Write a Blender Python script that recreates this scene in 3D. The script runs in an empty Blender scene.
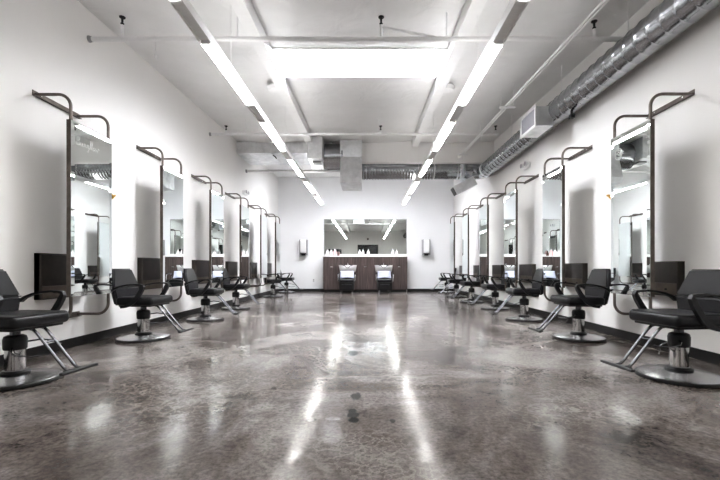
import bpy, bmesh, math, random
from mathutils import Vector, Matrix
random.seed(7)
S = bpy.context.scene
C = S.collection
PI = math.pi

# ------------------------------------------------------------------ room numbers (metres; x right, y into the room, z up)
XL, XR = -3.33, 3.25          # side walls
YB, YF = 15.0, -1.7           # back wall, rear wall behind the viewer
def ceil_z(y): return 3.97 + 0.03*(y-4.57)

# ------------------------------------------------------------------ materials
MATS = {}
def new_mat(name):
    m = bpy.data.materials.new(name); m.use_nodes = True
    nt = m.node_tree; b = nt.nodes['Principled BSDF']
    return m, nt, b
def N(nt, t, **kw):
    n = nt.nodes.new(t)
    for k, v in kw.items():
        if k in n.inputs: n.inputs[k].default_value = v
        else: setattr(n, k, v)
    return n
def ramp(nt, stops, interp='LINEAR'):
    r = nt.nodes.new('ShaderNodeValToRGB'); r.color_ramp.interpolation = interp
    e = r.color_ramp.elements
    while len(e) > 1: e.remove(e[-1])
    e[0].position = stops[0][0]; e[0].color = stops[0][1]
    for p, c in stops[1:]:
        x = e.new(p); x.color = c
    return r
def g(v): return (v, v, v, 1)
def simple(name, col, rough=0.5, metal=0.0, noise=0.0, nscale=8.0, bump=0.0, bscale=60.0, coat=0.0, stretch=None, spec=None):
    m, nt, b = new_mat(name)
    b.inputs['Roughness'].default_value = rough
    b.inputs['Metallic'].default_value = metal
    b.inputs['Coat Weight'].default_value = coat
    b.inputs['Coat Roughness'].default_value = 0.12
    if spec is not None: b.inputs['Specular IOR Level'].default_value = spec
    tc = N(nt, 'ShaderNodeTexCoord')
    vec = tc.outputs['Object']
    if stretch:
        mp = N(nt, 'ShaderNodeMapping'); mp.inputs['Scale'].default_value = stretch
        nt.links.new(vec, mp.inputs['Vector']); vec = mp.outputs['Vector']
    n = N(nt, 'ShaderNodeTexNoise', Scale=nscale, Detail=4.0)
    nt.links.new(vec, n.inputs['Vector'])
    lo = [max(0, c*(1-noise)) for c in col[:3]] + [1]
    hi = [min(1, c*(1+noise)) for c in col[:3]] + [1]
    r = ramp(nt, [(0.3, lo), (0.7, hi)])
    nt.links.new(n.outputs['Fac'], r.inputs['Fac'])
    nt.links.new(r.outputs['Color'], b.inputs['Base Color'])
    if bump:
        n2 = N(nt, 'ShaderNodeTexNoise', Scale=bscale, Detail=3.0)
        nt.links.new(vec, n2.inputs['Vector'])
        bp = N(nt, 'ShaderNodeBump', Strength=bump, Distance=0.01)
        nt.links.new(n2.outputs['Fac'], bp.inputs['Height'])
        nt.links.new(bp.outputs['Normal'], b.inputs['Normal'])
    MATS[name] = m
    return m
def emit(name, col, strength):
    m, nt, b = new_mat(name)
    b.inputs['Base Color'].default_value = (*col, 1)
    b.inputs['Emission Color'].default_value = (*col, 1)
    b.inputs['Emission Strength'].default_value = strength
    MATS[name] = m
    return m

M_wall   = simple('wall_paint', (0.85, 0.84, 0.825), 0.55, noise=0.015, nscale=1.5, bump=0.04, bscale=90)
M_back   = simple('back_wall_paint', (0.84, 0.845, 0.86), 0.55, noise=0.015, nscale=1.5, bump=0.04, bscale=90)
M_white  = simple('white_metal_paint', (0.80, 0.80, 0.80), 0.45, noise=0.02)
M_house  = simple('fixture_grey_paint', (0.74, 0.74, 0.73), 0.45, noise=0.03)
M_base   = simple('black_vinyl_base', (0.007, 0.007, 0.007), 0.45, noise=0.1, spec=0.25)
M_vinyl  = simple('black_upholstery', (0.006, 0.006, 0.0075), 0.36, noise=0.15, nscale=20, bump=0.10, bscale=160, spec=0.26)
M_plast  = simple('black_plastic', (0.006, 0.006, 0.007), 0.42, noise=0.1, nscale=20, spec=0.3)
M_steel  = simple('brushed_steel', (0.36, 0.36, 0.37), 0.26, 1.0, noise=0.12, nscale=12, stretch=(1, 1, 30))
M_chrome = simple('chrome', (0.62, 0.62, 0.63), 0.12, 1.0, noise=0.02)
M_tube   = simple('dark_chrome_tube', (0.11, 0.11, 0.12), 0.25, 1.0, noise=0.05)
M_rust   = simple('raw_brown_steel', (0.085, 0.07, 0.06), 0.42, 0.75, noise=0.35, nscale=9, bump=0.05, bscale=40)
M_pipe   = simple('brown_steel_pipe', (0.13, 0.11, 0.098), 0.36, 0.85, noise=0.25, nscale=12)
M_cab    = simple('dark_patina_steel', (0.036, 0.029, 0.024), 0.34, 0.35, noise=0.45, nscale=4.0, bump=0.03, bscale=25)
M_cab2   = simple('patina_steel_strip', (0.13, 0.105, 0.085), 0.36, 0.35, noise=0.3, nscale=6.0)
M_dark   = simple('dark_glazing', (0.012, 0.013, 0.014), 0.25, noise=0.1)
M_gold   = simple('gold_metal', (0.70, 0.43, 0.10), 0.30, 1.0, noise=0.1)
M_ceram  = simple('white_ceramic', (0.86, 0.86, 0.86), 0.12, noise=0.01, coat=0.4)
M_towel  = simple('pale_lavender_cloth', (0.44, 0.46, 0.58), 0.75, noise=0.08, nscale=20, bump=0.3, bscale=80)
M_bottle = simple('white_bottle_plastic', (0.86, 0.82, 0.82), 0.3, noise=0.02)
M_pink   = simple('pink_bottle_plastic', (0.80, 0.50, 0.50), 0.3, noise=0.03)
M_brownb = simple('brown_bottle_plastic', (0.10, 0.05, 0.04), 0.3, noise=0.05)
M_count  = simple('white_counter', (0.85, 0.84, 0.83), 0.25, noise=0.02)
M_greyp  = simple('grey_plastic', (0.30, 0.30, 0.31), 0.4, noise=0.05)
M_grille = simple('grille_grey', (0.36, 0.36, 0.40), 0.5, noise=0.05)
M_etch   = simple('etched_frost', (0.92, 0.95, 0.94), 0.7, noise=0.02)
M_outlet = simple('outlet_white', (0.74, 0.74, 0.74), 0.4, noise=0.01)
M_tubeL  = emit('fluorescent_tube', (1.0, 0.985, 0.96), 9.5)
M_fillL    = emit('ceiling_fill_strip', (1.0, 0.985, 0.96), 2.0)  # added upward glow, only there to even out the ceiling
M_sky    = emit('skylight_and_fill_lens', (0.93, 0.95, 1.0), 11.5)  # shared by the real skylight and the added hidden one

def galv(name, col, rough):
    m, nt, b = new_mat(name)
    tc = N(nt, 'ShaderNodeTexCoord')
    v = N(nt, 'ShaderNodeTexVoronoi', Scale=14.0)
    n = N(nt, 'ShaderNodeTexNoise', Scale=5.0, Detail=5.0)
    nt.links.new(tc.outputs['Object'], v.inputs['Vector']); nt.links.new(tc.outputs['Object'], n.inputs['Vector'])
    mx = N(nt, 'ShaderNodeMix', data_type='RGBA'); mx.inputs['Factor'].default_value = 0.25
    r = ramp(nt, [(0.3, [c*0.8 for c in col]+[1]), (0.7, [c*1.1 for c in col]+[1])])
    nt.links.new(n.outputs['Fac'], r.inputs['Fac'])
    nt.links.new(r.outputs['Color'], mx.inputs['A']); 
    r2 = ramp(nt, [(0.0, [c*0.7 for c in col]+[1]), (1.0, [min(1, c*1.2) for c in col]+[1])])
    nt.links.new(v.outputs['Color'], r2.inputs['Fac'])
    nt.links.new(r2.outputs['Color'], mx.inputs['B'])
    nt.links.new(mx.outputs['Result'], b.inputs['Base Color'])
    b.inputs['Metallic'].default_value = 1.0
    b.inputs['Roughness'].default_value = rough
    return m
M_galv = galv('galvanised_duct', (0.36, 0.37, 0.385), 0.18)
M_galvm = galv('galvanised_sheet', (0.80, 0.81, 0.82), 0.40)

def mirror_mat():
    m, nt, b = new_mat('mirror_glass')
    tc = N(nt, 'ShaderNodeTexCoord')
    n = N(nt, 'ShaderNodeTexNoise', Scale=2.0)
    nt.links.new(tc.outputs['Object'], n.inputs['Vector'])
    r = ramp(nt, [(0.3, (0.85, 0.90, 0.89, 1)), (0.7, (0.88, 0.92, 0.91, 1))])
    nt.links.new(n.outputs['Fac'], r.inputs['Fac'])
    nt.links.new(r.outputs['Color'], b.inputs['Base Color'])
    b.inputs['Metallic'].default_value = 1.0
    b.inputs['Roughness'].default_value = 0.008
    return m
M_mirror = mirror_mat()

def wood_mat():
    m, nt, b = new_mat('dark_wood_laminate')
    tc = N(nt, 'ShaderNodeTexCoord')
    mp = N(nt, 'ShaderNodeMapping'); mp.inputs['Scale'].default_value = (14, 14, 0.7)
    nt.links.new(tc.outputs['Object'], mp.inputs['Vector'])
    n = N(nt, 'ShaderNodeTexNoise', Scale=2.2, Detail=6.0, Roughness=0.6)
    nt.links.new(mp.outputs['Vector'], n.inputs['Vector'])
    r = ramp(nt, [(0.3, (0.022, 0.014, 0.013, 1)), (0.5, (0.052, 0.035, 0.032, 1)), (0.7, (0.105, 0.075, 0.068, 1))])
    nt.links.new(n.outputs['Fac'], r.inputs['Fac'])
    nt.links.new(r.outputs['Color'], b.inputs['Base Color'])
    b.inputs['Roughness'].default_value = 0.4
    return m
M_wood = wood_mat()

def ceil_mat():
    m, nt, b = new_mat('white_vinyl_insulation')
    tc = N(nt, 'ShaderNodeTexCoord')
    n = N(nt, 'ShaderNodeTexNoise', Scale=1.3, Detail=5.0, Roughness=0.6)
    nt.links.new(tc.outputs['Object'], n.inputs['Vector'])
    r = ramp(nt, [(0.3, (0.74, 0.74, 0.735, 1)), (0.7, (0.82, 0.82, 0.82, 1))])
    nt.links.new(n.outputs['Fac'], r.inputs['Fac'])
    nt.links.new(r.outputs['Color'], b.inputs['Base Color'])
    b.inputs['Roughness'].default_value = 0.42
    n2 = N(nt, 'ShaderNodeTexNoise', Scale=2.6, Detail=3.0, Roughness=0.5, Distortion=1.2)
    nt.links.new(tc.outputs['Object'], n2.inputs['Vector'])
    bp = N(nt, 'ShaderNodeBump', Strength=0.35, Distance=0.06)
    nt.links.new(n2.outputs['Fac'], bp.inputs['Height'])
    nt.links.new(bp.outputs['Normal'], b.inputs['Normal'])
    return m
M_ceil = ceil_mat()

def floor_mat():
    m, nt, b = new_mat('polished_stained_concrete')
    L = nt.links
    tc = N(nt, 'ShaderNodeTexCoord'); P = tc.outputs['Object']
    big = N(nt, 'ShaderNodeTexNoise', Scale=0.8, Detail=10.0, Roughness=0.66, Distortion=0.8); L.new(P, big.inputs['Vector'])
    rb = ramp(nt, [(0.36, (0.040, 0.030, 0.026, 1)), (0.46, (0.090, 0.074, 0.066, 1)), (0.54, (0.148, 0.131, 0.122, 1)), (0.63, (0.24, 0.222, 0.21, 1))])
    L.new(big.outputs['Fac'], rb.inputs['Fac'])
    # fine aggregate speckle
    fine = N(nt, 'ShaderNodeTexNoise', Scale=38.0, Detail=5.0, Roughness=0.75); L.new(P, fine.inputs['Vector'])
    rf = ramp(nt, [(0.36, g(0.45)), (0.5, g(1.0)), (0.64, g(1.5))]); L.new(fine.outputs['Fac'], rf.inputs['Fac'])
    m1 = N(nt, 'ShaderNodeMix', data_type='RGBA', blend_type='MULTIPLY'); m1.inputs['Factor'].default_value = 0.8
    L.new(rb.outputs['Color'], m1.inputs['A']); L.new(rf.outputs['Color'], m1.inputs['B'])
    # pale craze veins: distorted voronoi cell borders, only in patches
    dn = N(nt, 'ShaderNodeTexNoise', Scale=5.0, Detail=6.0, Roughness=0.7); L.new(P, dn.inputs['Vector'])
    mv = N(nt, 'ShaderNodeVectorMath', operation='MULTIPLY_ADD'); L.new(dn.outputs['Color'], mv.inputs[0]); mv.inputs[1].default_value = (0.28, 0.28, 0.0); L.new(P, mv.inputs[2])
    def veins(scale, w, lo, hi, pscale):
        v = N(nt, 'ShaderNodeTexVoronoi', feature='DISTANCE_TO_EDGE', Scale=scale); L.new(mv.outputs['Vector'], v.inputs['Vector'])
        r = ramp(nt, [(0.0, g(1)), (w, g(0))]); L.new(v.outputs['Distance'], r.inputs['Fac'])
        pn = N(nt, 'ShaderNodeTexNoise', Scale=pscale, Detail=2.0); L.new(P, pn.inputs['Vector'])
        pr = ramp(nt, [(lo, g(0)), (hi, g(1))]); L.new(pn.outputs['Fac'], pr.inputs['Fac'])
        k = N(nt, 'ShaderNodeMath', operation='MULTIPLY'); L.new(r.outputs['Color'], k.inputs[0]); L.new(pr.outputs['Color'], k.inputs[1])
        return k
    v1 = veins(13.0, 0.075, 0.44, 0.60, 0.9)
    v2 = veins(0.5, 0.014, 0.40, 0.58, 0.5)
    mx = N(nt, 'ShaderNodeMath', operation='MAXIMUM'); L.new(v1.outputs[0], mx.inputs[0]); L.new(v2.outputs[0], mx.inputs[1])
    sc = N(nt, 'ShaderNodeMath', operation='MULTIPLY'); L.new(mx.outputs[0], sc.inputs[0]); sc.inputs[1].default_value = 0.75
    m2 = N(nt, 'ShaderNodeMix', data_type='RGBA'); L.new(sc.outputs[0], m2.inputs['Factor'])
    L.new(m1.outputs['Result'], m2.inputs['A']); m2.inputs['B'].default_value = (0.30, 0.275, 0.25, 1)
    # dark stains / pits
    sp = N(nt, 'ShaderNodeTexNoise', Scale=1.7, Detail=6.0, Roughness=0.7); L.new(P, sp.inputs['Vector'])
    rs = ramp(nt, [(0.34, g(0.35)), (0.46, g(1.0))]); L.new(sp.outputs['Fac'], rs.inputs['Fac'])
    m3 = N(nt, 'ShaderNodeMix', data_type='RGBA', blend_type='MULTIPLY'); m3.inputs['Factor'].default_value = 0.8
    L.new(m2.outputs['Result'], m3.inputs['A']); L.new(rs.outputs['Color'], m3.inputs['B'])
    # a few dark drips near the middle of the floor
    sn = N(nt, 'ShaderNodeTexNoise', Scale=40.0, Detail=2.0); L.new(P, sn.inputs['Vector'])
    cur = m3.outputs['Result']
    for (cx, cy, rx, ry) in ((-0.077, 2.80, 0.036, 0.075), (-0.092, 2.516, 0.026, 0.034), (-0.086, 2.446, 0.036, 0.045), (-0.078, 2.36, 0.030, 0.045), (0.15, 2.35, 0.016, 0.03), (-0.147, 4.21, 0.05, 0.12), (-0.33, 2.36, 0.03, 0.03)):
        mp = N(nt, 'ShaderNodeMapping'); mp.inputs['Location'].default_value = (-cx/rx, -cy/ry, 0); mp.inputs['Scale'].default_value = (1/rx, 1/ry, 0)
        L.new(P, mp.inputs['Vector'])
        ln = N(nt, 'ShaderNodeVectorMath', operation='LENGTH'); L.new(mp.outputs['Vector'], ln.inputs[0])
        ad = N(nt, 'ShaderNodeMath', operation='ADD'); L.new(ln.outputs['Value'], ad.inputs[0]); L.new(sn.outputs['Fac'], ad.inputs[1])
        rp = ramp(nt, [(0.0, g(1)), (0.70, g(1)), (0.82, g(0))])
        hf = N(nt, 'ShaderNodeMath', operation='MULTIPLY'); L.new(ad.outputs[0], hf.inputs[0]); hf.inputs[1].default_value = 0.5
        L.new(hf.outputs[0], rp.inputs['Fac'])
        k = N(nt, 'ShaderNodeMath', operation='MULTIPLY'); L.new(rp.outputs['Color'], k.inputs[0]); k.inputs[1].default_value = 0.95
        mm = N(nt, 'ShaderNodeMix', data_type='RGBA'); L.new(k.outputs[0], mm.inputs['Factor']); L.new(cur, mm.inputs['A']); mm.inputs['B'].default_value = (0.008, 0.007, 0.006, 1)
        cur = mm.outputs['Result']
    L.new(cur, b.inputs['Base Color'])
    rr = N(nt, 'ShaderNodeTexNoise', Scale=1.2, Detail=6.0, Roughness=0.7); L.new(P, rr.inputs['Vector'])
    r2 = ramp(nt, [(0.35, g(0.10)), (0.65, g(0.20))]); L.new(rr.outputs['Fac'], r2.inputs['Fac'])
    L.new(r2.outputs['Color'], b.inputs['Roughness'])
    b.inputs['Specular IOR Level'].default_value = 0.14
    bn = N(nt, 'ShaderNodeTexNoise', Scale=6.0, Detail=2.0); L.new(P, bn.inputs['Vector'])
    bp = N(nt, 'ShaderNodeBump', Strength=0.10, Distance=0.02); L.new(bn.outputs['Fac'], bp.inputs['Height'])
    L.new(bp.outputs['Normal'], b.inputs['Normal'])
    return m
M_floor = floor_mat()

# ------------------------------------------------------------------ mesh builder
class MB:
    def __init__(s): s.bm = bmesh.new()
    def _merge(s, b2, mat=None):
        if mat is not None: bmesh.ops.transform(b2, matrix=mat, verts=b2.verts)
        me = bpy.data.meshes.new('tmp'); b2.to_mesh(me); b2.free()
        s.bm.from_mesh(me); bpy.data.meshes.remove(me)
    def box(s, x0, x1, y0, y1, z0, z1, bev=0.0, seg=2, mat=None):
        b = bmesh.new(); bmesh.ops.create_cube(b, size=1)
        bmesh.ops.transform(b, matrix=Matrix.Translation(((x0+x1)/2, (y0+y1)/2, (z0+z1)/2)) @ Matrix.Diagonal((abs(x1-x0), abs(y1-y0), abs(z1-z0), 1)), verts=b.verts)
        if bev: bmesh.ops.bevel(b, geom=b.edges[:], offset=bev, segments=seg, affect='EDGES', profile=0.5)
        s._merge(b, mat); return s
    def lathe(s, prof, c=(0, 0, 0), axis='Z', seg=40):
        b = bmesh.new(); rings = []
        for r, h in prof:
            if r < 1e-5: rings.append([b.verts.new((0, 0, h))])
            else: rings.append([b.verts.new((r*math.cos(2*PI*i/seg), r*math.sin(2*PI*i/seg), h)) for i in range(seg)])
        for a, d in zip(rings, rings[1:]):
            for i in range(seg):
                j = (i+1) % seg
                if len(a) == 1 and len(d) == 1: continue
                if len(a) == 1: b.faces.new((a[0], d[i], d[j]))
                elif len(d) == 1: b.faces.new((a[i], a[j], d[0]))
                else: b.faces.new((a[i], a[j], d[j], d[i]))
        if len(rings[0]) > 1: b.faces.new(rings[0][::-1])
        if len(rings[-1]) > 1: b.faces.new(rings[-1])
        m = Matrix.Translation(c)
        if axis == 'X': m = m @ Matrix.Rotation(PI/2, 4, 'Y')
        if axis == 'Y': m = m @ Matrix.Rotation(-PI/2, 4, 'X')
        s._merge(b, m); return s
    def tube(s, pts, r, seg=12, closed=False):
        pts = [Vector(p) for p in pts]; n = len(pts); b = bmesh.new(); rings = []
        up = None
        for i, p in enumerate(pts):
            if closed: t = pts[(i+1) % n]-pts[i-1]
            else: t = pts[min(i+1, n-1)]-pts[max(i-1, 0)]
            t.normalize()
            if up is None:
                up = Vector((0, 0, 1)) if abs(t.z) < 0.9 else Vector((1, 0, 0))
            u = (up - t*up.dot(t)).normalized(); v = t.cross(u); up = u
            rr = r[i] if isinstance(r, (list, tuple)) else r
            rings.append([b.verts.new(p + u*rr*math.cos(2*PI*k/seg) + v*rr*math.sin(2*PI*k/seg)) for k in range(seg)])
        m = n if closed else n-1
        for i in range(m):
            a, d = rings[i], rings[(i+1) % n]
            for k in range(seg):
                b.faces.new((a[k], a[(k+1) % seg], d[(k+1) % seg], d[k]))
        if not closed:
            b.faces.new(rings[0][::-1]); b.faces.new(rings[-1])
        s._merge(b); return s
    def band(s, pts, tn, w, y):
        """flat bar swept along a path in the x-z plane; tn = in-plane thickness per point, w = width along y"""
        b = bmesh.new(); P = [Vector((p[0], 0, p[1])) for p in pts]; n = len(P); R = []
        for i in range(n):
            t = (P[min(i+1, n-1)]-P[max(i-1, 0)]).normalized()
            nn = Vector((-t.z, 0, t.x)); h = tn[i]/2
            R.append([b.verts.new(P[i]+nn*a*h+Vector((0, y+c*w/2, 0))) for a, c in ((1, 1), (1, -1), (-1, -1), (-1, 1))])
        for i in range(n-1):
            for k in range(4):
                b.faces.new((R[i][k], R[i][(k+1) % 4], R[i+1][(k+1) % 4], R[i+1][k]))
        b.faces.new(R[0][::-1]); b.faces.new(R[-1])
        bmesh.ops.bevel(b, geom=[e for e in b.edges if len(e.link_faces) == 2 and abs(e.calc_face_angle(0)) > 0.7], offset=0.004, segments=2, affect='EDGES')
        s._merge(b); return s
    def grid(s, rows):
        b = bmesh.new(); V = [[b.verts.new(p) for p in r] for r in rows]
        for i in range(len(V)-1):
            for j in range(len(V[0])-1):
                b.faces.new((V[i][j], V[i][j+1], V[i+1][j+1], V[i+1][j]))
        s._merge(b); return s
    def hull(s, pts, bev=0.0, seg=3):
        b = bmesh.new()
        for p in pts: b.verts.new(p)
        r = bmesh.ops.convex_hull(b, input=b.verts)
        bmesh.ops.dissolve_limit(b, angle_limit=0.01, verts=b.verts, edges=b.edges)
        if bev: bmesh.ops.bevel(b, geom=b.edges[:], offset=bev, segments=seg, affect='EDGES')
        s._merge(b); return s
    def build(s, name, mat, parent=None, smooth=35, loc=None, kind=None):
        bmesh.ops.recalc_face_normals(s.bm, faces=s.bm.faces)
        me = bpy.data.meshes.new(name); s.bm.to_mesh(me); s.bm.free()
        me.materials.append(mat)
        if smooth:
            for p in me.polygons: p.use_smooth = True
            me.set_sharp_from_angle(angle=math.radians(smooth))
        o = bpy.data.objects.new(name, me); C.objects.link(o)
        if parent: o.parent = parent
        if loc: o.location = loc
        if kind: o['kind'] = kind
        return o

def tag(o, label, cat, group=None):
    o['label'] = label; o['category'] = cat
    if group: o['group'] = group
    return o
def thing(name, label, cat, loc=(0, 0, 0), rz=0.0, group=None):
    o = bpy.data.objects.new(name, None); C.objects.link(o)
    o.empty_display_size = 0.1
    o.location = loc; o.rotation_euler = (0, 0, rz)
    return tag(o, label, cat, group)
def dup(root, loc, rz, label):
    def rec(o, par):
        c = o.copy(); C.objects.link(c)
        if par: c.parent = par
        for ch in [k for k in KIDS.get(o.name, [])]: rec(ch, c)
        return c
    KIDS = {}
    for o in bpy.data.objects:
        if o.parent: KIDS.setdefault(o.parent.name, []).append(o)
    r = rec(root, None); r.location = loc; r.rotation_euler = (0, 0, rz); r['label'] = label
    return r
def arc(c, r, a0, a1, n, f):
    """points on an arc; f maps (u, v) -> 3-D point"""
    return [f(c[0]+r*math.cos(a0+(a1-a0)*i/n), c[1]+r*math.sin(a0+(a1-a0)*i/n)) for i in range(n+1)]
def struct(name, mb, mat, smooth=None):
    return mb.build(name, mat, None, smooth, kind='structure')

# ------------------------------------------------------------------ room shell
struct('floor', MB().box(XL-0.1, XR+0.1, YF-0.1, YB+0.1, -0.1, 0), M_floor)
struct('wall_left', MB().box(XL-0.1, XL, YF-0.1, YB+0.1, 0, 4.4), M_wall)
struct('wall_right', MB().box(XR, XR+0.1, YF-0.1, YB+0.1, 0, 4.4), M_wall)
struct('wall_back', MB().box(XL, XR, YB, YB+0.1, 0, 4.4), M_back)
struct('wall_rear', MB().box(XL, XR, YF-0.1, YF, 0, 4.4), M_wall)
# sloping insulated ceiling, blankets sagging between seams, with holes for the skylight and an added hidden one
SX0, SX1, SY0, SY1 = -1.33, 1.13, 5.66, 6.5
FILL_Y0, FILL_Y1 = 12.01, 12.85  # added second skylight, hidden behind the duct, to brighten the back wall
def ceiling():
    mb = MB()
    seams = [YF, -0.3, 1.15, 2.6, 4.05, 5.66, 6.5, 7.9, 9.35, 10.8, 12.01, 12.85, 13.9, YB]
    xs_seams = [XL, -1.33, 1.13, XR]
    ys = []
    for a, c in zip(seams, seams[1:]):
        for i in range(8): ys.append((a+(c-a)*i/8, math.sin(PI*i/8)**0.4 if i else 0))
    ys.append((seams[-1], 0))
    xs = []
    for a, c in zip(xs_seams, xs_seams[1:]):
        for i in range(12): xs.append((a+(c-a)*i/12, math.sin(PI*i/12)**0.6 if i else 0))
    xs.append((XR, 0))
    b = bmesh.new(); V = []
    for y, sy in ys:
        V.append([b.verts.new((x, y, ceil_z(y) - 0.06*sy*sx + random.uniform(-1, 1)*0.004*sx*sy)) for x, sx in xs])
    for i in range(len(ys)-1):
        for j in range(len(xs)-1):
            yc = (ys[i][0]+ys[i+1][0])/2; xc = (xs[j][0]+xs[j+1][0])/2
            if SX0 < xc < SX1 and (SY0 < yc < SY1 or FILL_Y0 < yc < FILL_Y1): continue
            b.faces.new((V[i][j], V[i+1][j], V[i+1][j+1], V[i][j+1]))
    mb._merge(b)
    o = struct('ceiling', mb, M_ceil, 40)
ceiling()
for n_, (y0_, y1_) in enumerate(((SY0, SY1), (FILL_Y0, FILL_Y1))):
    zs = ceil_z((y0_+y1_)/2)
    sk = MB()
    for q in (SX0, SX1): sk.box(q-0.02, q+0.02, y0_, y1_, zs-0.03, zs+0.30)
    for q in (y0_, y1_): sk.box(SX0, SX1, q-0.02, q+0.02, zs-0.03, zs+0.30)
    sk.box(SX0, SX1, (y0_+y1_)/2-0.015, (y0_+y1_)/2+0.015, zs+0.12, zs+0.24)
    struct('trim_%d' % (n_*3+1), sk, M_white)
    struct('window_or_fill_%d' % (n_+1), MB().box(SX0, SX1, y0_, y1_, zs+0.25, zs+0.28), M_sky)  # the farther panel is an added, unseen light for the back wall
# roof beams along the room either side of the skylight
for i, x in enumerate((-1.42, 1.22)):
    mb = MB()
    h = 0.17
    mb.hull([(x+a, y, ceil_z(y)+c) for a in (-0.08, 0.08) for y in (YF+0.01, 10.15) for c in (0.03, -h)])
    bo = struct('trim_%d' % (2+i), mb, M_white)
    sg = -1 if i == 0 else 1
    MB().lathe([(0.0, 0.05), (0.10, 0.04), (0.13, 0.0), (0.10, -0.04), (0.0, -0.05)], (x+sg*0.13, 6.72, ceil_z(6.78)-0.12), 'Z', 24).build('wrapped_end', M_white, bo)
# bulkhead above the duct
struct('wall_bulkhead', MB().box(-0.9, XR, 10.22, 10.36, 3.58, 4.25), M_wall)
# baseboards
struct('baseboard_left', MB().box(XL, XL+0.015, YF, YB, 0, 0.105), M_base)
struct('baseboard_right', MB().box(XR-0.015, XR, YF, YB, 0, 0.105), M_base)
mb = MB().box(XL+0.015, -1.62, YB-0.015, YB, 0, 0.105)
mb.box(1.50, XR-0.015, YB-0.015, YB, 0, 0.105)
struct('baseboard_back', mb, M_base)
# dark glazed entrance in the wall behind the viewer (seen only in the mirrors)
mb = MB().box(-0.66, 0.80, YF, YF+0.02, 0, 2.62)
d = struct('door_1', mb, M_dark)
mb = MB()
for a, c in ((-0.74, -0.66), (0.80, 0.88), (0.045, 0.095)): mb.box(a, c, YF, YF+0.05, 0, 2.70)
mb.box(-0.66, 0.80, YF, YF+0.05, 2.62, 2.70)
mb.build('door_frame', M_base, d, None)
tag(MB().box(-3.2, -2.0, YF+0.01, YF+0.40, 0, 2.35, 0.01).build('storage_cabinet', M_dark, None, 30),
    'tall dark storage cabinet seen in the back mirror, left of the dark entrance', 'cabinet')
tag(MB().box(0.0, 0.14, YF, YF+0.06, 3.08, 3.22, 0.01).build('wall_box', M_plast, None, 30),  # plain black box, known only as a reflection
    'small black box high on the white wall, seen in the back mirror', 'speaker')

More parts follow.
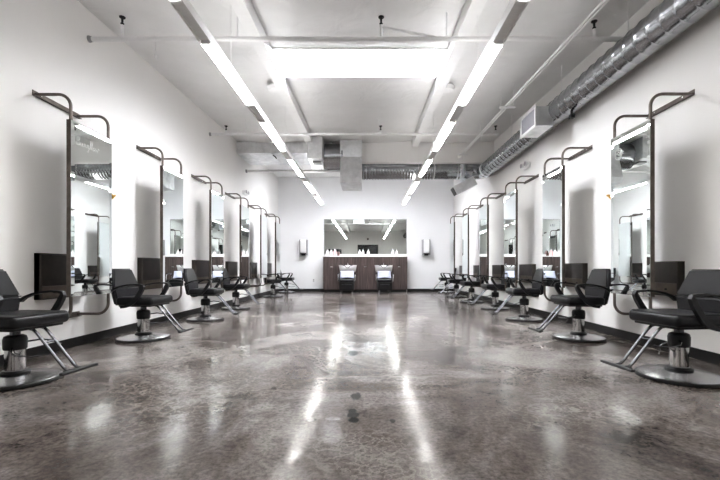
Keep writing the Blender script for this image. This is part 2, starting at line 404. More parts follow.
# ------------------------------------------------------------------ salon chairs
def make_chair():
    t = thing('salon_chair', '', 'chair', group='black salon chairs along the side walls')
    # base plate + rubber rim
    b = MB().lathe([(0.0, 0.02), (0.297, 0.02), (0.297, 0.032), (0.27, 0.040), (0.19, 0.050), (0.12, 0.062), (0.08, 0.070), (0.0, 0.070)], seg=56).build('base', M_steel, t)
    MB().lathe([(0.292, 0.0), (0.304, 0.003), (0.308, 0.014), (0.304, 0.026), (0.297, 0.031), (0.292, 0.025), (0.0, 0.018)], seg=56).build('rim', M_plast, b)
    c = MB().lathe([(0.066, 0.06), (0.066, 0.265)], seg=32).build('column', M_chrome, t)
    MB().lathe([(0.096, 0.066), (0.098, 0.080), (0.084, 0.088), (0.080, 0.095), (0.0, 0.095)], seg=32).build('foot_ring', M_plast, c)
    MB().lathe([(0.0, 0.257), (0.072, 0.257), (0.076, 0.265), (0.078, 0.335), (0.070, 0.36), (0.05, 0.37), (0.0, 0.37)], seg=32).build('pump_cover', M_plast, c)
    MB().lathe([(0.034, 0.36), (0.034, 0.432)], seg=20).build('piston', M_tube, c)
    MB().tube([(0.05, 0.05, 0.31), (0.10, 0.12, 0.315), (0.16, 0.17, 0.30), (0.22, 0.16, 0.285), (0.27, 0.11, 0.28), (0.31, 0.09, 0.292)], 0.007).tube(
        [(0.04, -0.06, 0.28), (0.07, -0.10, 0.25), (0.09, -0.09, 0.225), (0.16, -0.02, 0.205), (0.24, 0.06, 0.21), (0.28, 0.10, 0.22)], 0.006).build('pump_lever', M_tube, t)
    # seat
    s = MB().box(-0.20, 0.255, -0.25, 0.25, 0.442, 0.542, 0.038, 4)
    s.box(-0.18, 0.22, -0.21, 0.21, 0.425, 0.452, 0.006, 2)
    st = s.build('seat', M_vinyl, t, 50)
    # piping seam round the cushion
    loop = []
    rx0, rx1, ry, rr = -0.185, 0.243, 0.238, 0.05
    for cx, cy, a0 in ((rx1-rr, ry-rr, 0), (rx0+rr, ry-rr, PI/2), (rx0+rr, -ry+rr, PI), (rx1-rr, -ry+rr, 1.5*PI)):
        loop += arc((cx, cy), rr, a0, a0+PI/2, 5, lambda u, v: (u, v, 0.535))
    MB().tube(loop, 0.005, 6, True).build('piping', M_vinyl, st)
    # backrest: lower panel widening to a fold, upper panel tapering
    bk = MB()
    th = 0.065
    rows = [(-0.185, 0.44, 0.200), (-0.205, 0.655, 0.252), (-0.262, 0.885, 0.168)]
    for (xa, za, ha), (xb, zb, hb) in zip(rows, rows[1:]):
        bk.hull([(x-d, sy*h, z) for (x, z, h) in ((xa, za, ha), (xb, zb, hb)) for sy in (-1, 1) for d in (0, th)], 0.016, 3)
    bo = bk.build('backrest', M_vinyl, t, 50)
    MB().tube([(-0.2035, -0.24, 0.655), (-0.2035, 0.24, 0.655)], 0.004, 6).build('seam', M_vinyl, bo)
    MB().band([(-0.05, 0.43), (-0.14, 0.425), (-0.21, 0.43), (-0.262, 0.45), (-0.275, 0.53), (-0.28, 0.60)], [0.014]*6, 0.09, 0).build('back_bracket', M_plast, t)
    # arms
    path = [(-0.235, 0.615), (-0.19, 0.645), (-0.12, 0.672), (-0.03, 0.690), (0.06, 0.697), (0.125, 0.695), (0.157, 0.686), (0.163, 0.668),
            (0.148, 0.635), (0.122, 0.590), (0.088, 0.540), (0.045, 0.49), (0.0, 0.455), (-0.06, 0.432), (-0.11, 0.424)]
    tn = [0.030, 0.022, 0.019, 0.018, 0.018, 0.019, 0.026, 0.036, 0.044, 0.046, 0.046, 0.044, 0.040, 0.030, 0.024]
    for sy in (-1, 1):
        MB().band(path, tn, 0.034, sy*0.268).build('arm', M_plast, t, 40)
    # footrest: two tubes with a cross bar
    f = MB()
    for sy in (-1, 1):
        f.tube([(0.15, sy*0.048, 0.432), (0.205, sy*0.048, 0.422), (0.24, sy*0.048, 0.392), (0.46, sy*0.048, 0.138), (0.485, sy*0.048, 0.118), (0.52, sy*0.048, 0.111), (0.56, sy*0.048, 0.111)], 0.0115, 12)
    f.tube([(0.30, -0.048, 0.323), (0.30, 0.048, 0.323)], 0.009, 10)
    fo = f.build('footrest', M_tube, t)
    MB().box(0.535, 0.572, -0.17, 0.17, 0.103, 0.125, 0.008, 3).box(0.47, 0.54, -0.065, 0.065, 0.097, 0.113, 0.005).build('foot_bar', M_plast, fo)
    return t
proto = make_chair()
# (x, y, turn in degrees away from facing straight across, label)
left_chairs = [
    (-2.775, 3.155, -6,  'nearest black salon chair on the left wall, cut off by the frame edge'),
    (-2.81, 5.03, -3, 'black salon chair between the nearest and second mirrors of the left wall'),
    (-2.77, 6.86, 3,  'black salon chair between the second and third mirrors of the left wall'),
    (-2.86, 8.72, 0, 'black salon chair between the third and fourth mirrors of the left wall'),
    (-2.88, 12.25, 14, 'black salon chair between the fifth and last mirrors of the left wall'),
    (-2.89, 14.35, 0, 'black salon chair in the far left corner, in front of the back wall'),
]
right_chairs = [
    (2.55, 3.27, -7,  'nearest black salon chair on the right wall, at the frame edge'),
    (2.67, 5.05, 0, 'black salon chair just beyond the nearest mirror of the right wall'),
    (2.70, 6.87, 4, 'black salon chair between the second and third mirrors of the right wall'),
    (2.79, 8.70, 0, 'black salon chair between the third and fourth mirrors of the right wall'),
    (2.71, 10.37, -3, 'black salon chair between the fourth and fifth mirrors of the right wall'),
    (2.74, 12.24, 3, 'black salon chair between the fifth and last mirrors of the right wall'),
    (2.86, 14.35, 0, 'black salon chair in the far right corner, in front of the back wall'),
]
first = True
for x, y, a, lb in left_chairs:
    if first:
        proto.location = (x, y, 0); proto.rotation_euler.z = math.radians(a); proto['label'] = lb; first = False
    else: dup(proto, (x, y, 0), math.radians(a), lb)
for x, y, a, lb in right_chairs:
    dup(proto, (x, y, 0), PI-math.radians(a), lb)

# ------------------------------------------------------------------ station mirrors (local: +x out of the wall, y along the wall, wall at x = 0)
def make_mirror(gap, w, side):
    """side=+1: wall on the left of the room (local y = room y); side=-1: right wall (local y = - room y)"""
    t = thing('station_mirror', '', 'mirror', group='tall hanging station mirrors')
    z0, z1 = 0.605, 2.375
    xb, xf = gap-0.046, gap
    fr = MB()
    e = 0.004
    ft = 0.010
    for a, c in ((0, ft), (w-ft, w)): fr.box(xb, xf-0.004, a, c, z0, z1)
    fr.box(xb, xf-0.004, ft, w-ft, z0, z0+ft); fr.box(xb, xf-0.004, ft, w-ft, z1-ft, z1)
    fr.box(xb, xb+0.006, ft, w-ft, z0+ft, z1-ft)
    fr.build('frame', M_rust, t, None)
    # bevelled mirror plate
    bw, dz = 0.048, 0.0008
    o = [(xf-0.004+e-dz, 0.002, z0+0.002), (xf-0.004+e-dz, w-0.002, z0+0.002), (xf-0.004+e-dz, w-0.002, z1-0.002), (xf-0.004+e-dz, 0.002, z1-0.002)]
    i_ = [(xf, bw, z0+bw), (xf, w-bw, z0+bw), (xf, w-bw, z1-bw), (xf, bw, z1-bw)]
    bk = [(xf-0.006, p[1], p[2]) for p in o]
    b = bmesh.new()
    O = [b.verts.new(p) for p in o]; I = [b.verts.new(p) for p in i_]; B = [b.verts.new(p) for p in bk]
    b.faces.new(I); b.faces.new(B[::-1])
    for k in range(4):
        j = (k+1) % 4
        b.faces.new((O[k], O[j], I[j], I[k])); b.faces.new((B[k], B[j], O[j], O[k]))
    m = MB(); m._merge(b); m.build('mirror_glass', M_mirror, t, None)
    xm = gap-0.024
    R = 0.125
    near = 0.035 if side > 0 else 0.035
    ys = (0.03, w-0.03)
    for y in ys:
        zt = 2.635
        pts = [(xm, y, z1-0.02)] + arc((xm-R, zt-R), R, 0, PI/2, 10, lambda u, v: (u, y, v)) + [(0.012, y, zt)]
        MB().tube(pts, 0.0155, 14).build('top_pipe', M_pipe, t)
        zb = 0.37
        pts = [(xm, y, z0+0.02)] + arc((xm-R, zb+R), R, 0, -PI/2, 10, lambda u, v: (u, y, v)) + [(0.012, y, zb)]
        MB().tube(pts, 0.0155, 14).build('bottom_pipe', M_pipe, t)
    for z, nm in ((2.642, 'top_bar'), (0.368, 'bottom_bar')):
        bar = MB().box(0, 0.008, -0.005, w+0.005, z-0.028, z+0.028, 0.001).box(0, 0.034, -0.005, w+0.005, z-0.028, z-0.021, 0.001).build(nm, M_rust, t, None)
        q = MB()
        for yy in (0.10, w-0.14): q.lathe([(0.009, 0.006), (0.009, 0.012), (0.0, 0.014)], (0, yy, z+0.005), 'X', 12)
        q.build('screw', M_chrome, bar)
    return t
ML = make_mirror(0.385, 0.64, 1)      # left wall
MR = make_mirror(0.440, 0.64, -1)     # right wall
ordinal = ['nearest', 'second', 'third', 'fourth', 'fifth', 'last and farthest']
xtra_l = ['with etched script near its top, nearest the viewer', 'second from the viewer', 'third from the viewer', 'fourth from the viewer', 'last but one before the corner', 'the farthest, by the back corner']
for k in range(6):
    y = 3.98+1.8*k
    lb = 'tall mirror on the left wall, ' + xtra_l[k]
    if k == 0: ML.location = (XL, y, 0); ML['label'] = lb
    else: dup(ML, (XL, y, 0), 0, lb)
xtra_r = ['with an etched round mark, nearest the viewer'] + xtra_l[1:]
for k in range(6):
    y = 3.97+1.8*k
    lb = 'tall mirror on the right wall, ' + xtra_r[k]
    if k == 0: MR.location = (XR, y+0.64, 0); MR.rotation_euler.z = PI; MR['label'] = lb
    else: dup(MR, (XR, y+0.64, 0), PI, lb)

# etched script on the first left mirror, round etched mark on the first right mirror (children of their mirrors)
def strokes(lines, org, uy, sc, x, r):
    mb = MB()
    for ln in lines:
        pts = [(x, org[0]+uy*p[0]*sc, org[1]+p[1]*sc) for p in ln]
        mb.tube(pts, r, 6)
    return mb
script = [
    [(0.1, 0), (0.15, 1.0), (0.5, 1.05), (0.55, 0.7), (0.2, 0.55), (0.6, 0.5), (0.62, 0.1), (0.1, 0)],
    [(0.8, 0.5), (0.8, 0.1), (1.0, 0.0), (1.15, 0.5), (1.15, 0.05), (1.35, 0.1)],
    [(1.4, 0.05), (1.45, 0.5), (1.6, 0.45), (1.68, 0.05), (1.85, 0.1)],
    [(2.2, 0.45), (1.95, 0.5), (1.95, 0.1), (2.2, 0.1), (2.25, 0.5), (2.2, -0.4), (1.9, -0.45), (2.4, 0.1)],
    [(2.4, 0.1), (2.65, 0.9), (2.55, 1.15), (2.48, 0.6), (2.6, 0.05)],
    [(2.7, 0.1), (2.95, 0.9), (2.85, 1.15), (2.78, 0.6), (2.9, 0.05)],
    [(3.15, 0.0), (3.05, 0.3), (3.25, 0.5), (3.4, 0.25), (3.15, 0.0)],
    [(3.5, 0.5), (3.6, 0.0), (3.75, 0.4), (3.9, 0.0), (4.05, 0.55), (4.3, 0.5)],
]
strokes(script, (0.070, 2.15), 1, 0.082, 0.3855, 0.0026).build('etched_script', M_etch, ML)
ring = [(math.cos(2*PI*i/28), math.sin(2*PI*i/28)) for i in range(29)]
marks = [ring, [(0.72*p[0], 0.72*p[1]) for p in ring[4:22]], [(-1.5, 0.1), (-0.9, 0.35), (-0.4, 0.05), (0.1, 0.4), (0.5, 0.1)], [(-1.4, -0.2), (-0.8, 0.05), (-0.3, -0.25), (0.3, 0.0)]]
strokes(marks, (0.14, 2.165), -1, 0.062, 0.4405, 0.003).build('etched_mark', M_etch, MR)

# gold flower ornaments at the far edge of the first mirrors
def ornament(x, y, z, sx, label):
    t = thing('gold_ornament', label, 'ornament', (x, y, z), 0, 'gold ornaments on the nearest mirrors')
    mb = MB()
    mb.lathe([(0.0, -0.006), (0.010, -0.004), (0.016, 0.014), (0.026, 0.030), (0.028, 0.036), (0.020, 0.026), (0.0, 0.018)], (0, 0.085, 0.085), 'Z', 16)
    for k in range(5):
        a = 2*PI*k/5
        p = Vector((0.026*math.cos(a), 0.085+0.026*math.sin(a), 0.115))
        mb.hull([p+Vector(v) for v in ((0.012, 0, 0), (-0.012, 0, 0), (0, 0.012, 0), (0, -0.012, 0), (0, 0, 0.02), (0, 0, -0.015))])
    mb.build('flower_head', M_gold, t)
    MB().tube([(0, 0.022, -0.01), (0, 0.03, 0.03), (0, 0.052, 0.06), (0, 0.078, 0.075), (0, 0.085, 0.085)], 0.0035, 8).build('stem', M_gold, t)
    MB().lathe([(0.0, -0.02), (0.013, -0.018), (0.014, 0.006), (0.010, 0.012), (0.0, 0.012)], (0, 0.015, 0), 'Z', 16).build('holder', M_plast, t)
    MB().tube([(0, 0.012, -0.015), (0, 0.012, -0.22)], 0.004, 8).build('stem_tube', M_steel, t)
ornament(-2.99, 4.62, 1.63, 1, 'small gold flower ornament on a bent stem at the edge of the nearest left mirror')
ornament(2.85, 4.61, 1.63, -1, 'small gold flower ornament on a bent stem at the edge of the nearest right mirror')

# ------------------------------------------------------------------ wall cabinets behind the mirrors
def make_wallbox(z0, z1, side):
    t = thing('wall_cabinet', '', 'cabinet', group='dark steel wall cabinets behind the mirrors')
    w, d = 0.66, 0.075
    body = MB().box(0, d-0.02, 0, w, z0, z1, 0.002).box(0, d, 0, 0.012, z0, z1).box(0, d, w-0.012, w, z0, z1).box(0, d, 0, w, z1-0.012, z1).box(0, d, 0, w, z0, z0+0.01)
    body.build('body', M_cab, t, None)
    MB().box(d-0.02, d-0.004, 0.014, w-0.014, z0+0.14, z1-0.014, 0.002).build('door', M_cab, t, None)
    dr = MB().box(d-0.02, d-0.003, 0.014, w-0.014, z0+0.012, z0+0.134, 0.002).build('drawer', M_cab2, t, None)
    q = MB()
    for yy in (0.16, w-0.16): q.lathe([(0.011, -0.004), (0.011, 0.012), (0.0, 0.014)], (d-0.003, yy, z0+0.07), 'X', 16)
    q.build('knob', M_plast, dr)
    return t
BL = make_wallbox(0.575, 1.045, 1)
BR = make_wallbox(0.60, 0.965, -1)
for k in range(6):
    lb = 'flat dark brown steel wall cabinet behind the %s mirror of the left wall' % ordinal[k]
    if k == 0: BL.location = (XL, 4.0, 0); BL['label'] = lb
    else: dup(BL, (XL, 4.0+1.8*k, 0), 0, lb)
    lb = 'flat dark brown steel wall cabinet behind the %s mirror of the right wall' % ordinal[k]
    if k == 0: BR.location = (XR, 4.09+0.66, 0); BR.rotation_euler.z = PI; BR['label'] = lb
    else: dup(BR, (XR, 4.09+0.66+1.8*k, 0), PI, lb)

# ------------------------------------------------------------------ back bar: cabinet, counter, mirror, shampoo units
CX0, CX1, CY = -1.60, 1.47, 14.56
t = thing('back_bar_cabinet', 'long dark wood cabinet against the back wall under the wide mirror', 'cabinet', (0, 0, 0))
MB().box(CX0, CX1, CY+0.02, YB-0.022, 0.10, 1.29).build('body', M_wood, t, None)
MB().box(CX0+0.02, CX1-0.02, CY+0.05, YB-0.022, 0.0, 0.10).build('toe_kick', M_base, t, None)
edges = [CX0, -0.98, -0.38, 0.25, 0.86, CX1]
for a, c in zip(edges, edges[1:]):
    p = MB().box(a+0.004, c-0.004, CY, CY+0.02, 0.105, 1.285, 0.002).build('door', M_wood, t, None)
    if c-a > 0:
        xm = (a+c)/2
        if edges.index(a) in (0, 2, 4):
            MB().box(xm-0.045, xm+0.045, CY-0.018, CY, 0.905, 0.935, 0.005).build('handle', M_chrome, p)
tag(MB().box(CX0-0.02, CX1+0.02, CY-0.02, YB, 1.29, 1.325, 0.006).build('countertop', M_count, None, None), 'white countertop on the dark wood back cabinet', 'countertop')
tag(MB().box(CX0-0.03, CX1+0.03, YB-0.02, YB, 1.325, 1.40, 0.003).build('backsplash', M_count, None, None), 'white backsplash strip between back counter and wide mirror', 'backsplash')
t = thing('wide_mirror', 'wide mirror on the back wall above the counter', 'mirror')
MB().box(CX0, CX1, YB-0.018, YB, 1.40, 2.70, 0.001).build('mirror_glass', M_mirror, t, None)
mb = MB().box(CX0-0.012, CX0, YB-0.022, YB, 1.40, 2.712).box(CX1, CX1+0.012, YB-0.022, YB, 1.40, 2.712).box(CX0, CX1, YB-0.022, YB, 2.70, 2.712)
mb.build('frame', M_greyp, t, None)

def bottle(x, y, h, r, mat, label, nozzle=True):
    t = thing('bottle', label, 'bottle', (x, y, 1.325), 0, 'bottles on the back counter')
    MB().lathe([(0.0, 0.0), (r, 0.0), (r*1.02, 0.01), (r, h*0.52), (r*0.75, h*0.66), (r*0.38, h*0.75), (r*0.38, h*0.80), (0.0, h*0.80)], seg=20).build('body', mat, t)
    MB().lathe([(0.0, h*0.79), (r*0.46, h*0.79), (r*0.46, h*0.86), (r*0.18, h*0.88), (r*0.16, h), (0.0, h)], seg=14).build('cap', M_white if mat is not M_brownb else M_plast, t)
yb = 14.78
bottle(-1.47, yb, 0.26, 0.060, M_bottle, 'white bottle at the far left end of the back counter')
bottle(-1.33, yb, 0.26, 0.060, M_bottle, 'white bottle second from the left end of the back counter')
bottle(-1.19, yb, 0.27, 0.065, M_pink, 'pink bottle in the left group on the back counter')
bottle(-1.05, yb, 0.20, 0.045, M_brownb, 'dark brown bottle beside the pink one on the back counter')
bottle(-0.27, yb, 0.25, 0.055, M_bottle, 'white bottle left of the middle group on the back counter')
bottle(-0.15, yb, 0.26, 0.055, M_bottle, 'white bottle in the centre of the middle group on the back counter')
bottle(0.05, yb, 0.26, 0.055, M_bottle, 'white bottle right of the middle group on the back counter')
bottle(0.95, yb, 0.26, 0.055, M_bottle, 'left one of the two white bottles at the right end of the back counter')
bottle(1.09, yb, 0.26, 0.055, M_bottle, 'right one of the two white bottles at the right end of the back counter')

def shampoo(x, side):
    # chair stands in front of the cabinet facing the viewer (local -y)
    t = thing('shampoo_chair', 'black shampoo chair in front of the %s basin of the back bar' % side, 'chair', (x, 13.70, 0), 0, 'shampoo chairs at the back bar')
    MB().box(-0.25, 0.25, -0.24, 0.22, 0.40, 0.50, 0.035, 4).build('seat', M_vinyl, t, 50)
    MB().box(-0.25, 0.25, -0.20, 0.20, 0.12, 0.41, 0.012, 2).build('seat_box', M_plast, t, 40)
    MB().hull([(sx*h, y+d, z) for (h, y, z) in ((0.26, 0.17, 0.43), (0.25, 0.28, 0.77)) for sx in (-1, 1) for d in (0, 0.08)], 0.025, 3).build('backrest', M_vinyl, t, 50)
    for sx in (-1, 1):
        a = MB().tube([(sx*0.29, 0.20, 0.44), (sx*0.29, 0.21, 0.60), (sx*0.29, 0.15, 0.68), (sx*0.29, -0.05, 0.69), (sx*0.29, -0.17, 0.66), (sx*0.29, -0.20, 0.56), (sx*0.28, -0.19, 0.42), (sx*0.22, -0.17, 0.42)], 0.015, 12).build('arm', M_chrome, t)
        MB().box(sx*0.29-0.025, sx*0.29+0.025, -0.16, 0.15, 0.685, 0.715, 0.01, 3).build('arm_pad', M_plast, a)
        for yy in (-0.16, 0.16):
            MB().tube([(sx*0.17, yy, 0.20), (sx*0.19, yy*1.1, 0.04), (sx*0.19, yy*1.12, 0.0)], [0.014, 0.014, 0.022], 12).build('leg', M_tube, t)
    MB().box(-0.17, 0.17, -0.20, -0.17, 0.30, 0.345, 0.008).build('front_trim', M_greyp, t, None)
    # cloth draped over the backrest
    rows = []
    for i in range(9):
        v = i/8; z = 0.775 - 0.24*v; y = 0.272 - 0.10*v - 0.016
        rows.append([((u-0.5)*(0.48-0.02*math.sin(4*v)), y - 0.012*math.sin(9*u+3*v) - 0.006 + 0.02*abs(u-0.5), z - 0.015*math.cos(6*u)*v) for u in [k/10 for k in range(11)]])
    cl = MB().grid(rows)
    o = cl.build('towel', M_towel, None, 60, loc=(x, 13.70, 0))
    so = o.modifiers.new('thick', 'SOLIDIFY'); so.thickness = 0.012; so.offset = 0
    tag(o, 'pale lavender cloth draped on the backrest of the %s shampoo chair' % side, 'towel', 'cloths on the shampoo chairs')
    # ceramic bowl fixed to the cabinet front
    b = thing('shampoo_basin', 'white ceramic shampoo basin behind the %s shampoo chair, on the cabinet' % side, 'basin', (x, 14.555, 0), 0, 'shampoo basins')
    mb = MB(); bm = bmesh.new(); rings = []
    n = 32
    def ring_(rx, ry, z, cy, dip=0): return [bm.verts.new((rx*abs(math.cos(2*PI*k/n))**0.7*(1 if math.cos(2*PI*k/n) >= 0 else -1), cy+ry*abs(math.sin(2*PI*k/n))**0.7*(1 if math.sin(2*PI*k/n) >= 0 else -1), z - dip*max(0, -math.sin(2*PI*k/n))**3*max(0, 1-abs(math.cos(2*PI*k/n))*2.2))) for k in range(n)]
    rings = [ring_(0.20, 0.10, 0.70, -0.115), ring_(0.29, 0.16, 0.76, -0.165), ring_(0.325, 0.19, 0.965, -0.19, 0.12), ring_(0.332, 0.19, 0.985, -0.19, 0.12), ring_(0.31, 0.17, 0.98, -0.185, 0.12), ring_(0.26, 0.13, 0.86, -0.165), ring_(0.12, 0.07, 0.78, -0.13)]
    for a, c in zip(rings, rings[1:]):
        for k in range(n): bm.faces.new((a[k], a[(k+1) % n], c[(k+1) % n], c[k]))
    bm.faces.new(rings[0][::-1]); bm.faces.new(rings[-1])
    mb._merge(bm); mb.build('bowl', M_ceram, b, 60)
    MB().lathe([(0.028, 0.0), (0.03, 0.03), (0.02, 0.06), (0.0, 0.062)], (0.0, -0.04, 0.975), 'Z', 16).tube([(0, -0.04, 1.02), (0, -0.07, 1.06), (0, -0.12, 1.06), (0, -0.15, 1.02)], 0.011, 10).build('faucet', M_chrome, b)
    MB().tube([(0.10, -0.05, 0.99), (0.17, -0.09, 0.99), (0.20, -0.16, 0.985), (0.14, -0.24, 0.97)], 0.012, 10).build('hose', M_plast, b)
    MB().tube([(-0.10, -0.05, 0.99), (-0.17, -0.09, 0.99), (-0.20, -0.16, 0.985), (-0.14, -0.24, 0.97)], 0.012, 10).build('hose', M_plast, b)
    MB().tube([(-0.13, -0.384, 0.985), (-0.09, -0.39, 0.95), (-0.045, -0.392, 0.90), (0, -0.392, 0.885), (0.045, -0.392, 0.90), (0.09, -0.39, 0.95), (0.13, -0.384, 0.985)], 0.012, 10).build('neck_rest', M_plast, b)
    # drain hose
    MB().tube([(0.15, -0.10, 0.76), (0.20, -0.16, 0.55), (0.22, -0.20, 0.35), (0.20, -0.18, 0.15), (0.16, -0.08, 0.05)], 0.014, 10).build('drain_hose', M_greyp, b)
shampoo(-0.69, 'left'); shampoo(0.60, 'right')

# towel dispensers and outlets
def dispenser(x, label):
    t = thing('towel_dispenser', label, 'dispenser', (x, YB, 0), 0, 'wall dispensers on the back wall')
    MB().box(-0.15, 0.15, -0.20, 0, 1.36, 1.94, 0.015, 3).build('body', M_greyp, t, 40)
    MB().hull([(sx*0.105, y, z) for sx in (-1, 1) for (y, z) in ((-0.19, 1.42), (-0.19, 1.94), (-0.235, 1.46), (-0.235, 1.90))], 0.01, 3).build('front_cover', M_ceram, t, 40)
    MB().hull([(sx*w, y, z) for sx in (-1, 1) for (w, y, z) in ((0.12, -0.22, 1.43), (0.07, -0.19, 1.34), (0.12, -0.02, 1.42), (0.07, -0.04, 1.34))], 0.012, 3).build('outlet_tray', M_plast, t, 40)
dispenser(-2.36, 'white towel dispenser with black base on the back wall, left of the wide mirror')
dispenser(2.20, 'white towel dispenser with black base on the back wall, right of the wide mirror')
def outlet(x, lb):
    t = thing('wall_outlet', lb, 'outlet', (x, YB, 0.42))
    MB().box(-0.04, 0.04, -0.006, 0, -0.06, 0.06, 0.002).build('plate', M_outlet, t, None)
    MB().box(-0.018, 0.018, -0.009, -0.006, -0.045, -0.008, 0.001).box(-0.018, 0.018, -0.009, -0.006, 0.008, 0.045, 0.001).build('socket', M_greyp, t, None)
outlet(-2.0, 'small white power outlet low on the back wall, left of the wood cabinet')

# emergency lights high on the side walls
def emergency(x, y, z, s, lb):
    t = thing('emergency_light', lb, 'emergency light', (x, y, z), 0 if s > 0 else PI, 'emergency lights on the side walls')
    MB().box(0, 0.06, -0.14, 0.14, -0.055, 0.055, 0.02, 3).build('housing', M_white, t, 40)
    for yy in (-0.10, 0.10):
        h = MB().lathe([(0.03, 0.0), (0.055, 0.04), (0.058, 0.055), (0.0, 0.055)], (0.05, yy, 0.02), 'X', 20).build('lamp_head', M_white, t)
        MB().lathe([(0.048, 0.0), (0.040, 0.008), (0.0, 0.012)], (0.104, yy, 0.02), 'X', 20).build('lens', M_greyp, h)
emergency(XR, 8.07, 2.95, -1, 'white emergency light high on the right wall, above the third mirror')
emergency(XL, 10.8, 2.91, 1, 'white emergency light high on the left wall, above the fourth mirror')

# ------------------------------------------------------------------ linear light fixtures
def linear_light(x, label):
    t = thing('linear_light', label, 'ceiling light', (x, 0, 3.10), 0, 'hanging linear light rows')
    y0, y1 = -0.6, 14.0
    h = MB()
    h.box(-0.055, 0.055, y0, y1, 0.0, 0.055, 0.003)
    for sx in (-1, 1): h.box(sx*0.055-0.004, sx*0.055+0.004, y0, y1, -0.025, 0.06)
    h.build('housing', M_house, t, None)
    for i in range(7):
        a = -0.3+2.1*i-0.0
        a0, a1 = a, a+1.45
        MB().box(-0.031, 0.031, a0, a1, -0.035, -0.001, 0.012, 3).build('lamp_tube', M_tubeL, t)
        MB().box(-0.042, 0.042, a0, a1, 0.056, 0.066, 0.004, 2).build('ceiling_fill_strip', M_fillL, t)  # added glowing strip on the housing top, fills the ceiling with light
        for q in (a0-0.03, a1): MB().box(-0.045, 0.045, q, q+0.03, -0.03, 0.0).build('end_cap', M_white, t, None)
    for y in (1.6, 4.6, 7.7, 9.85, 12.0, 13.85):
        MB().tube([(0, y, 0.05), (0, y, ceil_z(y)-3.10-0.05)], 0.003, 6).build('suspension_cable', M_white, t)
linear_light(-1.565, 'long row of fluorescent lights hanging left of the skylight')
linear_light(1.275, 'long row of fluorescent lights hanging right of the skylight')

# ------------------------------------------------------------------ sprinkler pipes
def head(mb, x, y, z):
    mb.tube([(x, y, z), (x, y, z+0.10)], 0.012, 10)
def sprinkler(name, y, z, x0, x1, r, heads, lb, zr=0.0, flange=True):
    t = thing(name, lb, 'pipe', (0, 0, 0), 0, 'white sprinkler pipes across the ceiling')
    mb = MB().tube([(x0, y, z), (x1, y, z+zr)], r, 16)
    mb.build('pipe', M_white, t)
    if flange: MB().lathe([(r*1.4, 0), (r*1.4, 0.012), (r*1.15, 0.03), (r*1.15, 0.04)], (x0, y, z), 'X', 20).build('wall_flange', M_greyp, t)
    for hx, hz in heads:
        s = MB().tube([(hx, y, z), (hx, y, z+hz)], 0.016, 10).build('riser', M_white, t)
        MB().lathe([(0.014, 0), (0.022, 0.015), (0.012, 0.03), (0.014, 0.07), (0.034, 0.085), (0.036, 0.095), (0.0, 0.10)], (hx, y, z+hz), 'Z', 14).build('sprinkler_head', M_plast, s)
    return t
p1 = sprinkler('sprinkler_pipe', 4.79, 3.635, XL, XR, 0.028, [(-2.93, 0.17), (0.17, 0.17), (2.72, 0.12)], 'white sprinkler pipe crossing nearest the viewer, in front of the skylight', 0.0)
MB().tube([(0.17, 4.79, 3.78), (0.22, 4.79, 3.765), (0.80, 4.79, 3.66), (0.84, 4.79, 3.62)], 0.016, 10).build('branch_pipe', M_white, p1)
for hx in (-1.55, 0.95):
    MB().tube([(hx, 4.79, 3.64), (hx, 4.79, 3.97)], 0.006, 8).build('hanger_rod', M_white, p1)
p2 = sprinkler('sprinkler_pipe', 8.46, 3.72, XL, 2.76, 0.028, [(-2.98, 0.08), (0.29, 0.08), (2.72, 0.08)], 'white sprinkler pipe crossing beyond the skylight, ending before the right wall', 0.0)
for hx in (-2.55, 0.25, 2.4):
    MB().tube([(hx, 8.46, 3.6), (hx, 8.46, 4.08)], 0.006, 8).build('hanger_rod', M_white, p2)
p3 = sprinkler('sprinkler_pipe', 11.0, 3.55, XL, 2.3, 0.034, [], 'white pipe crossing farthest back, below the box duct', 0.0)
for hx in (-1.25, 1.6):
    MB().tube([(hx, 11.0, 3.56), (hx, 11.0, ceil_z(11.0)+0.01)], 0.006, 8).build('hanger_rod', M_greyp, p3)
t = thing('hanger_rod', 'short thin white rod hanging from the ceiling near the left wall', 'rod', (-2.78, 5.25, 0))
MB().tube([(0, 0, 3.66), (0, 0, ceil_z(5.25)+0.01)], 0.007, 8).build('rod', M_white, t)
MB().lathe([(0.016, 3.64), (0.016, 3.68), (0.0, 3.69)], (0, 0, 0), 'Z', 12).build('rod_end', M_white, t)

# conduit on trapeze hangers, right side
t = thing('cable_conduit', 'white twin conduit on trapeze hangers running along the right side of the ceiling', 'conduit')
for dx in (-0.022, 0.022):
    MB().tube([(2.34+dx, 2.2, 3.46), (2.34+dx, 10.2, 3.70)], 0.014, 10).build('conduit', M_white, t)
for y in (3.6, 6.67, 9.8):
    z = 3.46+0.03*(y-2.2)-0.03
    h = MB().box(2.21, 2.47, y-0.02, y+0.02, z-0.012, z+0.016, 0.003).build('trapeze_bar', M_white, t, None)
    for xx in (2.235, 2.445):
        MB().tube([(xx, y, z-0.03), (xx, y, ceil_z(y)+0.01)], 0.005, 8).build('hanger_rod', M_white, h)

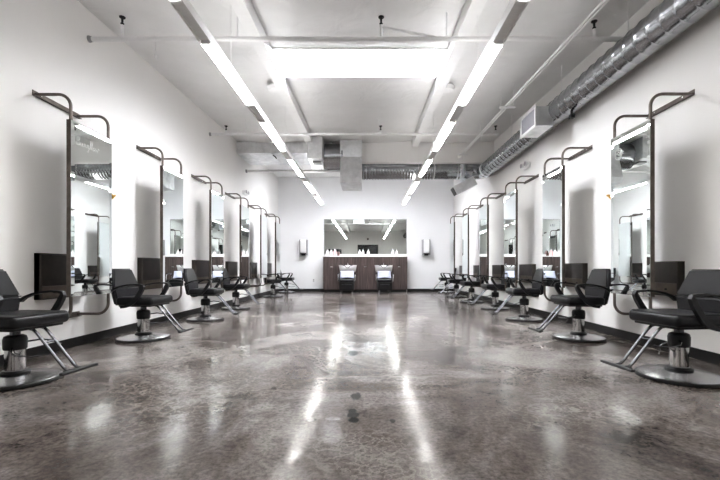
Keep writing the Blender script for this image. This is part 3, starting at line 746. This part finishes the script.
# ------------------------------------------------------------------ air duct
duct = thing('air_duct', 'galvanised air duct running along the right wall and across the back of the ceiling', 'duct')
def spiral(y0, y1, cx, cz, r, pitch, rib, seg=36, helical=True, per=10):
    n = int((y1-y0)/pitch*per); rows = []
    for i in range(n+1):
        y = y0+(y1-y0)*i/n; row = []
        for k in range(seg+1):
            a = 2*PI*k/seg
            ph = (y/pitch - (a/(2*PI) if helical else 0)) % 1.0
            d = min(ph, 1-ph)
            rr = r + rib*max(0.0, 1-d/0.12)
            row.append((cx+rr*math.cos(a), y, cz+rr*math.sin(a)))
        rows.append(row)
    mb = MB().grid(rows)
    bmesh.ops.remove_doubles(mb.bm, verts=mb.bm.verts, dist=1e-5)
    return mb
DX, DZ, DR = 3.03, 3.385, 0.178
spiral(-1.68, 10.2, DX, DZ, DR, 0.19, 0.012).build('spiral_run', M_galv, duct, 60)
# elbow turning left into the cross run
ER = 0.30
YC = 10.62
el = MB()
pts = [(DX, 10.18, DZ)] + [(DX-ER+ER*math.cos(a), YC-ER+ER*math.sin(a), DZ+0.07*(a/(PI/2))) for a in [PI/2*i/8 for i in range(9)]] + [(2.55, YC, DZ+0.075)]
el.tube(pts, [DR+0.004]*2+[DR+0.005+0.006*i for i in range(len(pts)-2)], 32)
el.build('elbow', M_galv, duct, 30)
def ring_y(y): return MB().lathe([(DR+0.004, -0.03), (DR+0.014, -0.02), (DR+0.014, 0.02), (DR+0.004, 0.03)], (DX, y, DZ), 'Y', 36)
for y in (10.1,): ring_y(y).build('joint_collar', M_galvm, duct, 30)
# cross run (corrugated, then plain)
def cross(x0, x1, cz, cy, r, pitch, rib):
    n = int((x1-x0)/pitch*6); rows = []
    for i in range(n+1):
        x = x0+(x1-x0)*i/n
        ph = (x/pitch) % 1.0; d = min(ph, 1-ph); rr = r+rib*max(0, 1-d/0.3)
        rows.append([(x, cy+rr*math.cos(2*PI*k/36), cz+rr*math.sin(2*PI*k/36)) for k in range(37)])
    mb = MB().grid(rows); bmesh.ops.remove_doubles(mb.bm, verts=mb.bm.verts, dist=1e-5); return mb
CZ = DZ+0.075; CR = 0.215
cross(-0.15, 1.75, CZ, YC, CR, 0.075, 0.012).build('flexible_run', M_galv, duct, 60)
cross(1.75, 2.45, CZ, YC, CR, 0.35, 0.006).build('plain_run', M_galv, duct, 60)
for xx in (1.76, 2.38, 2.46, 2.55):
    MB().lathe([(CR-0.01, -0.02), (CR+0.016, -0.012), (CR+0.016, 0.012), (CR-0.01, 0.02)], (xx, YC, CZ), 'X', 36).build('joint_collar', M_galvm, duct, 30)
# plenum box with chamfered front
x0, x1 = -0.66, -0.13
prof = [(9.84, 2.98), (9.80, 3.12), (9.98, 3.66), (9.98, 4.09), (10.85, 4.09), (10.85, 2.98)]
b = bmesh.new()
A = [b.verts.new((x0, y, z)) for y, z in prof]; B_ = [b.verts.new((x1, y, z)) for y, z in prof]
b.faces.new(A); b.faces.new(B_[::-1])
for k in range(len(prof)): b.faces.new((A[k], A[(k+1) % len(prof)], B_[(k+1) % len(prof)], B_[k]))
m = MB(); m._merge(b)
for xx in (x0, x1): m.box(xx-0.012, xx+0.012, 9.97, 10.0, 3.68, 4.09)
m.build('plenum_box', M_galvm, duct, None)
# large round link and transition box, then rectangular trunk to the left wall
cross(-1.10, -0.60, 3.74, 10.3, 0.33, 0.5, 0.004).build('round_link', M_galv, duct, 60)
MB().box(-1.46, -1.08, 9.72, 10.75, 3.55, 4.09, 0.02, 2).build('transition_box', M_galvm, duct, None)
tr = MB().box(XL, -1.42, 10.2, 11.4, 3.82, 4.11, 0.006)
for xx in (-3.0, -2.45, -1.9): tr.box(xx-0.012, xx+0.012, 10.185, 11.41, 3.81, 4.115)
tr.build('rectangular_trunk', M_galvm, duct, None)
MB().box(-1.35, -1.15, 9.95, 10.2, 3.505, 3.55, 0.006).build('damper_box', M_greyp, duct, None)
MB().tube([(-2.45, 10.4, 3.825), (-2.36, 10.3, 3.75), (-2.33, 10.3, 3.70)], 0.014, 8).build('damper_handle', M_plast, duct)
# side register on the long run
gx0, gx1, gy0, gy1, gz0, gz1 = 2.66, 2.93, 6.29, 6.88, 3.13, 3.44
rg = MB().box(gx0, gx1, gy0, gy1, gz0, gz1, 0.004).build('side_register', M_galvm, duct, None)
fr = MB()
for (ya, yb2, za, zb) in ((gy0-0.015, gy0+0.03, gz0-0.015, gz1+0.015), (gy1-0.03, gy1+0.015, gz0-0.015, gz1+0.015), (gy0+0.03, gy1-0.03, gz0-0.015, gz0+0.03), (gy0+0.03, gy1-0.03, gz1-0.03, gz1+0.015)):
    fr.box(gx0-0.018, gx0, ya, yb2, za, zb)
fr.build('register_frame', M_white, rg, None)
sl = MB()
for k in range(14):
    z = gz0+0.035+k*(gz1-gz0-0.07)/13
    sl.hull([(gx0-0.012, y, z+0.008) for y in (gy0+0.03, gy1-0.03)]+[(gx0-0.002, y, z-0.008) for y in (gy0+0.03, gy1-0.03)]+[(gx0-0.012, y, z+0.006) for y in (gy0+0.03, gy1-0.03)]+[(gx0-0.002, y, z-0.010) for y in (gy0+0.03, gy1-0.03)])
sl.build('louvre', M_grille, rg, None)
MB().tube([(3.02, 5.9, 3.22), (3.02, 5.9, 3.15)], 0.02, 10).box(2.99, 3.05, 5.86, 5.94, 3.10, 3.16, 0.006).build('duct_sensor', M_plast, duct)
# diffuser under the elbow
M = Matrix.Translation((2.50, 10.30, 2.99)) @ Matrix.Rotation(math.radians(-28), 4, 'Y')
dfu = MB().box(-0.30, 0.28, -0.16, 0.16, -0.12, 0.12, 0.01, 2, M).build('drop_diffuser', M_galvm, duct, None)
MB().box(-0.312, -0.298, -0.14, 0.14, -0.10, 0.10, 0.002, 1, M).build('diffuser_grille', M_plast, dfu, None)
MB().tube([(2.55, 10.45, 3.0), (2.58, 10.62, 3.20)], 0.10, 20).build('drop_neck', M_galvm, dfu)
# straps and rods
for y in (2.4, 4.55, 6.1, 8.2):
    MB().tube([(DX-0.06, y, DZ+DR-0.02), (DX-0.06, y, ceil_z(y)+0.01)], 0.006, 8).build('hanger_rod', M_white, duct)
for xx in (0.2, 1.2, 2.2):
    MB().tube([(xx, YC, CZ+CR-0.02), (xx, YC, ceil_z(YC)+0.01)], 0.006, 8).build('hanger_rod', M_greyp, duct)

# ------------------------------------------------------------------ light, world, camera
w = bpy.data.worlds.new('world'); S.world = w; w.use_nodes = True
w.node_tree.nodes['Background'].inputs[0].default_value = (0.8, 0.88, 1.0, 1)
w.node_tree.nodes['Background'].inputs[1].default_value = 0.6

cam = bpy.data.cameras.new('camera'); co = bpy.data.objects.new('camera', cam); C.objects.link(co)
cam.sensor_width = 36; cam.lens = 20.0; cam.sensor_fit = 'HORIZONTAL'
cam.shift_x = -7/720; cam.shift_y = 27.5/720
cam.clip_start = 0.05
co.location = (0, 0, 0.90); co.rotation_euler = (PI/2, 0, 0)
S.camera = co
vs = S.view_settings
S.display_settings.display_device = 'sRGB'
vs.view_transform = 'Standard'; vs.look = 'None'; vs.gamma = 1.0; vs.use_curve_mapping = False
vs.exposure = 2.4
S.cycles.use_denoising = True
S.cycles.max_bounces = 12
S.cycles.glossy_bounces = 6
S.cycles.diffuse_bounces = 6
S.cycles.caustics_reflective = False
S.cycles.caustics_refractive = False
S.cycles.sample_clamp_indirect = 6.0
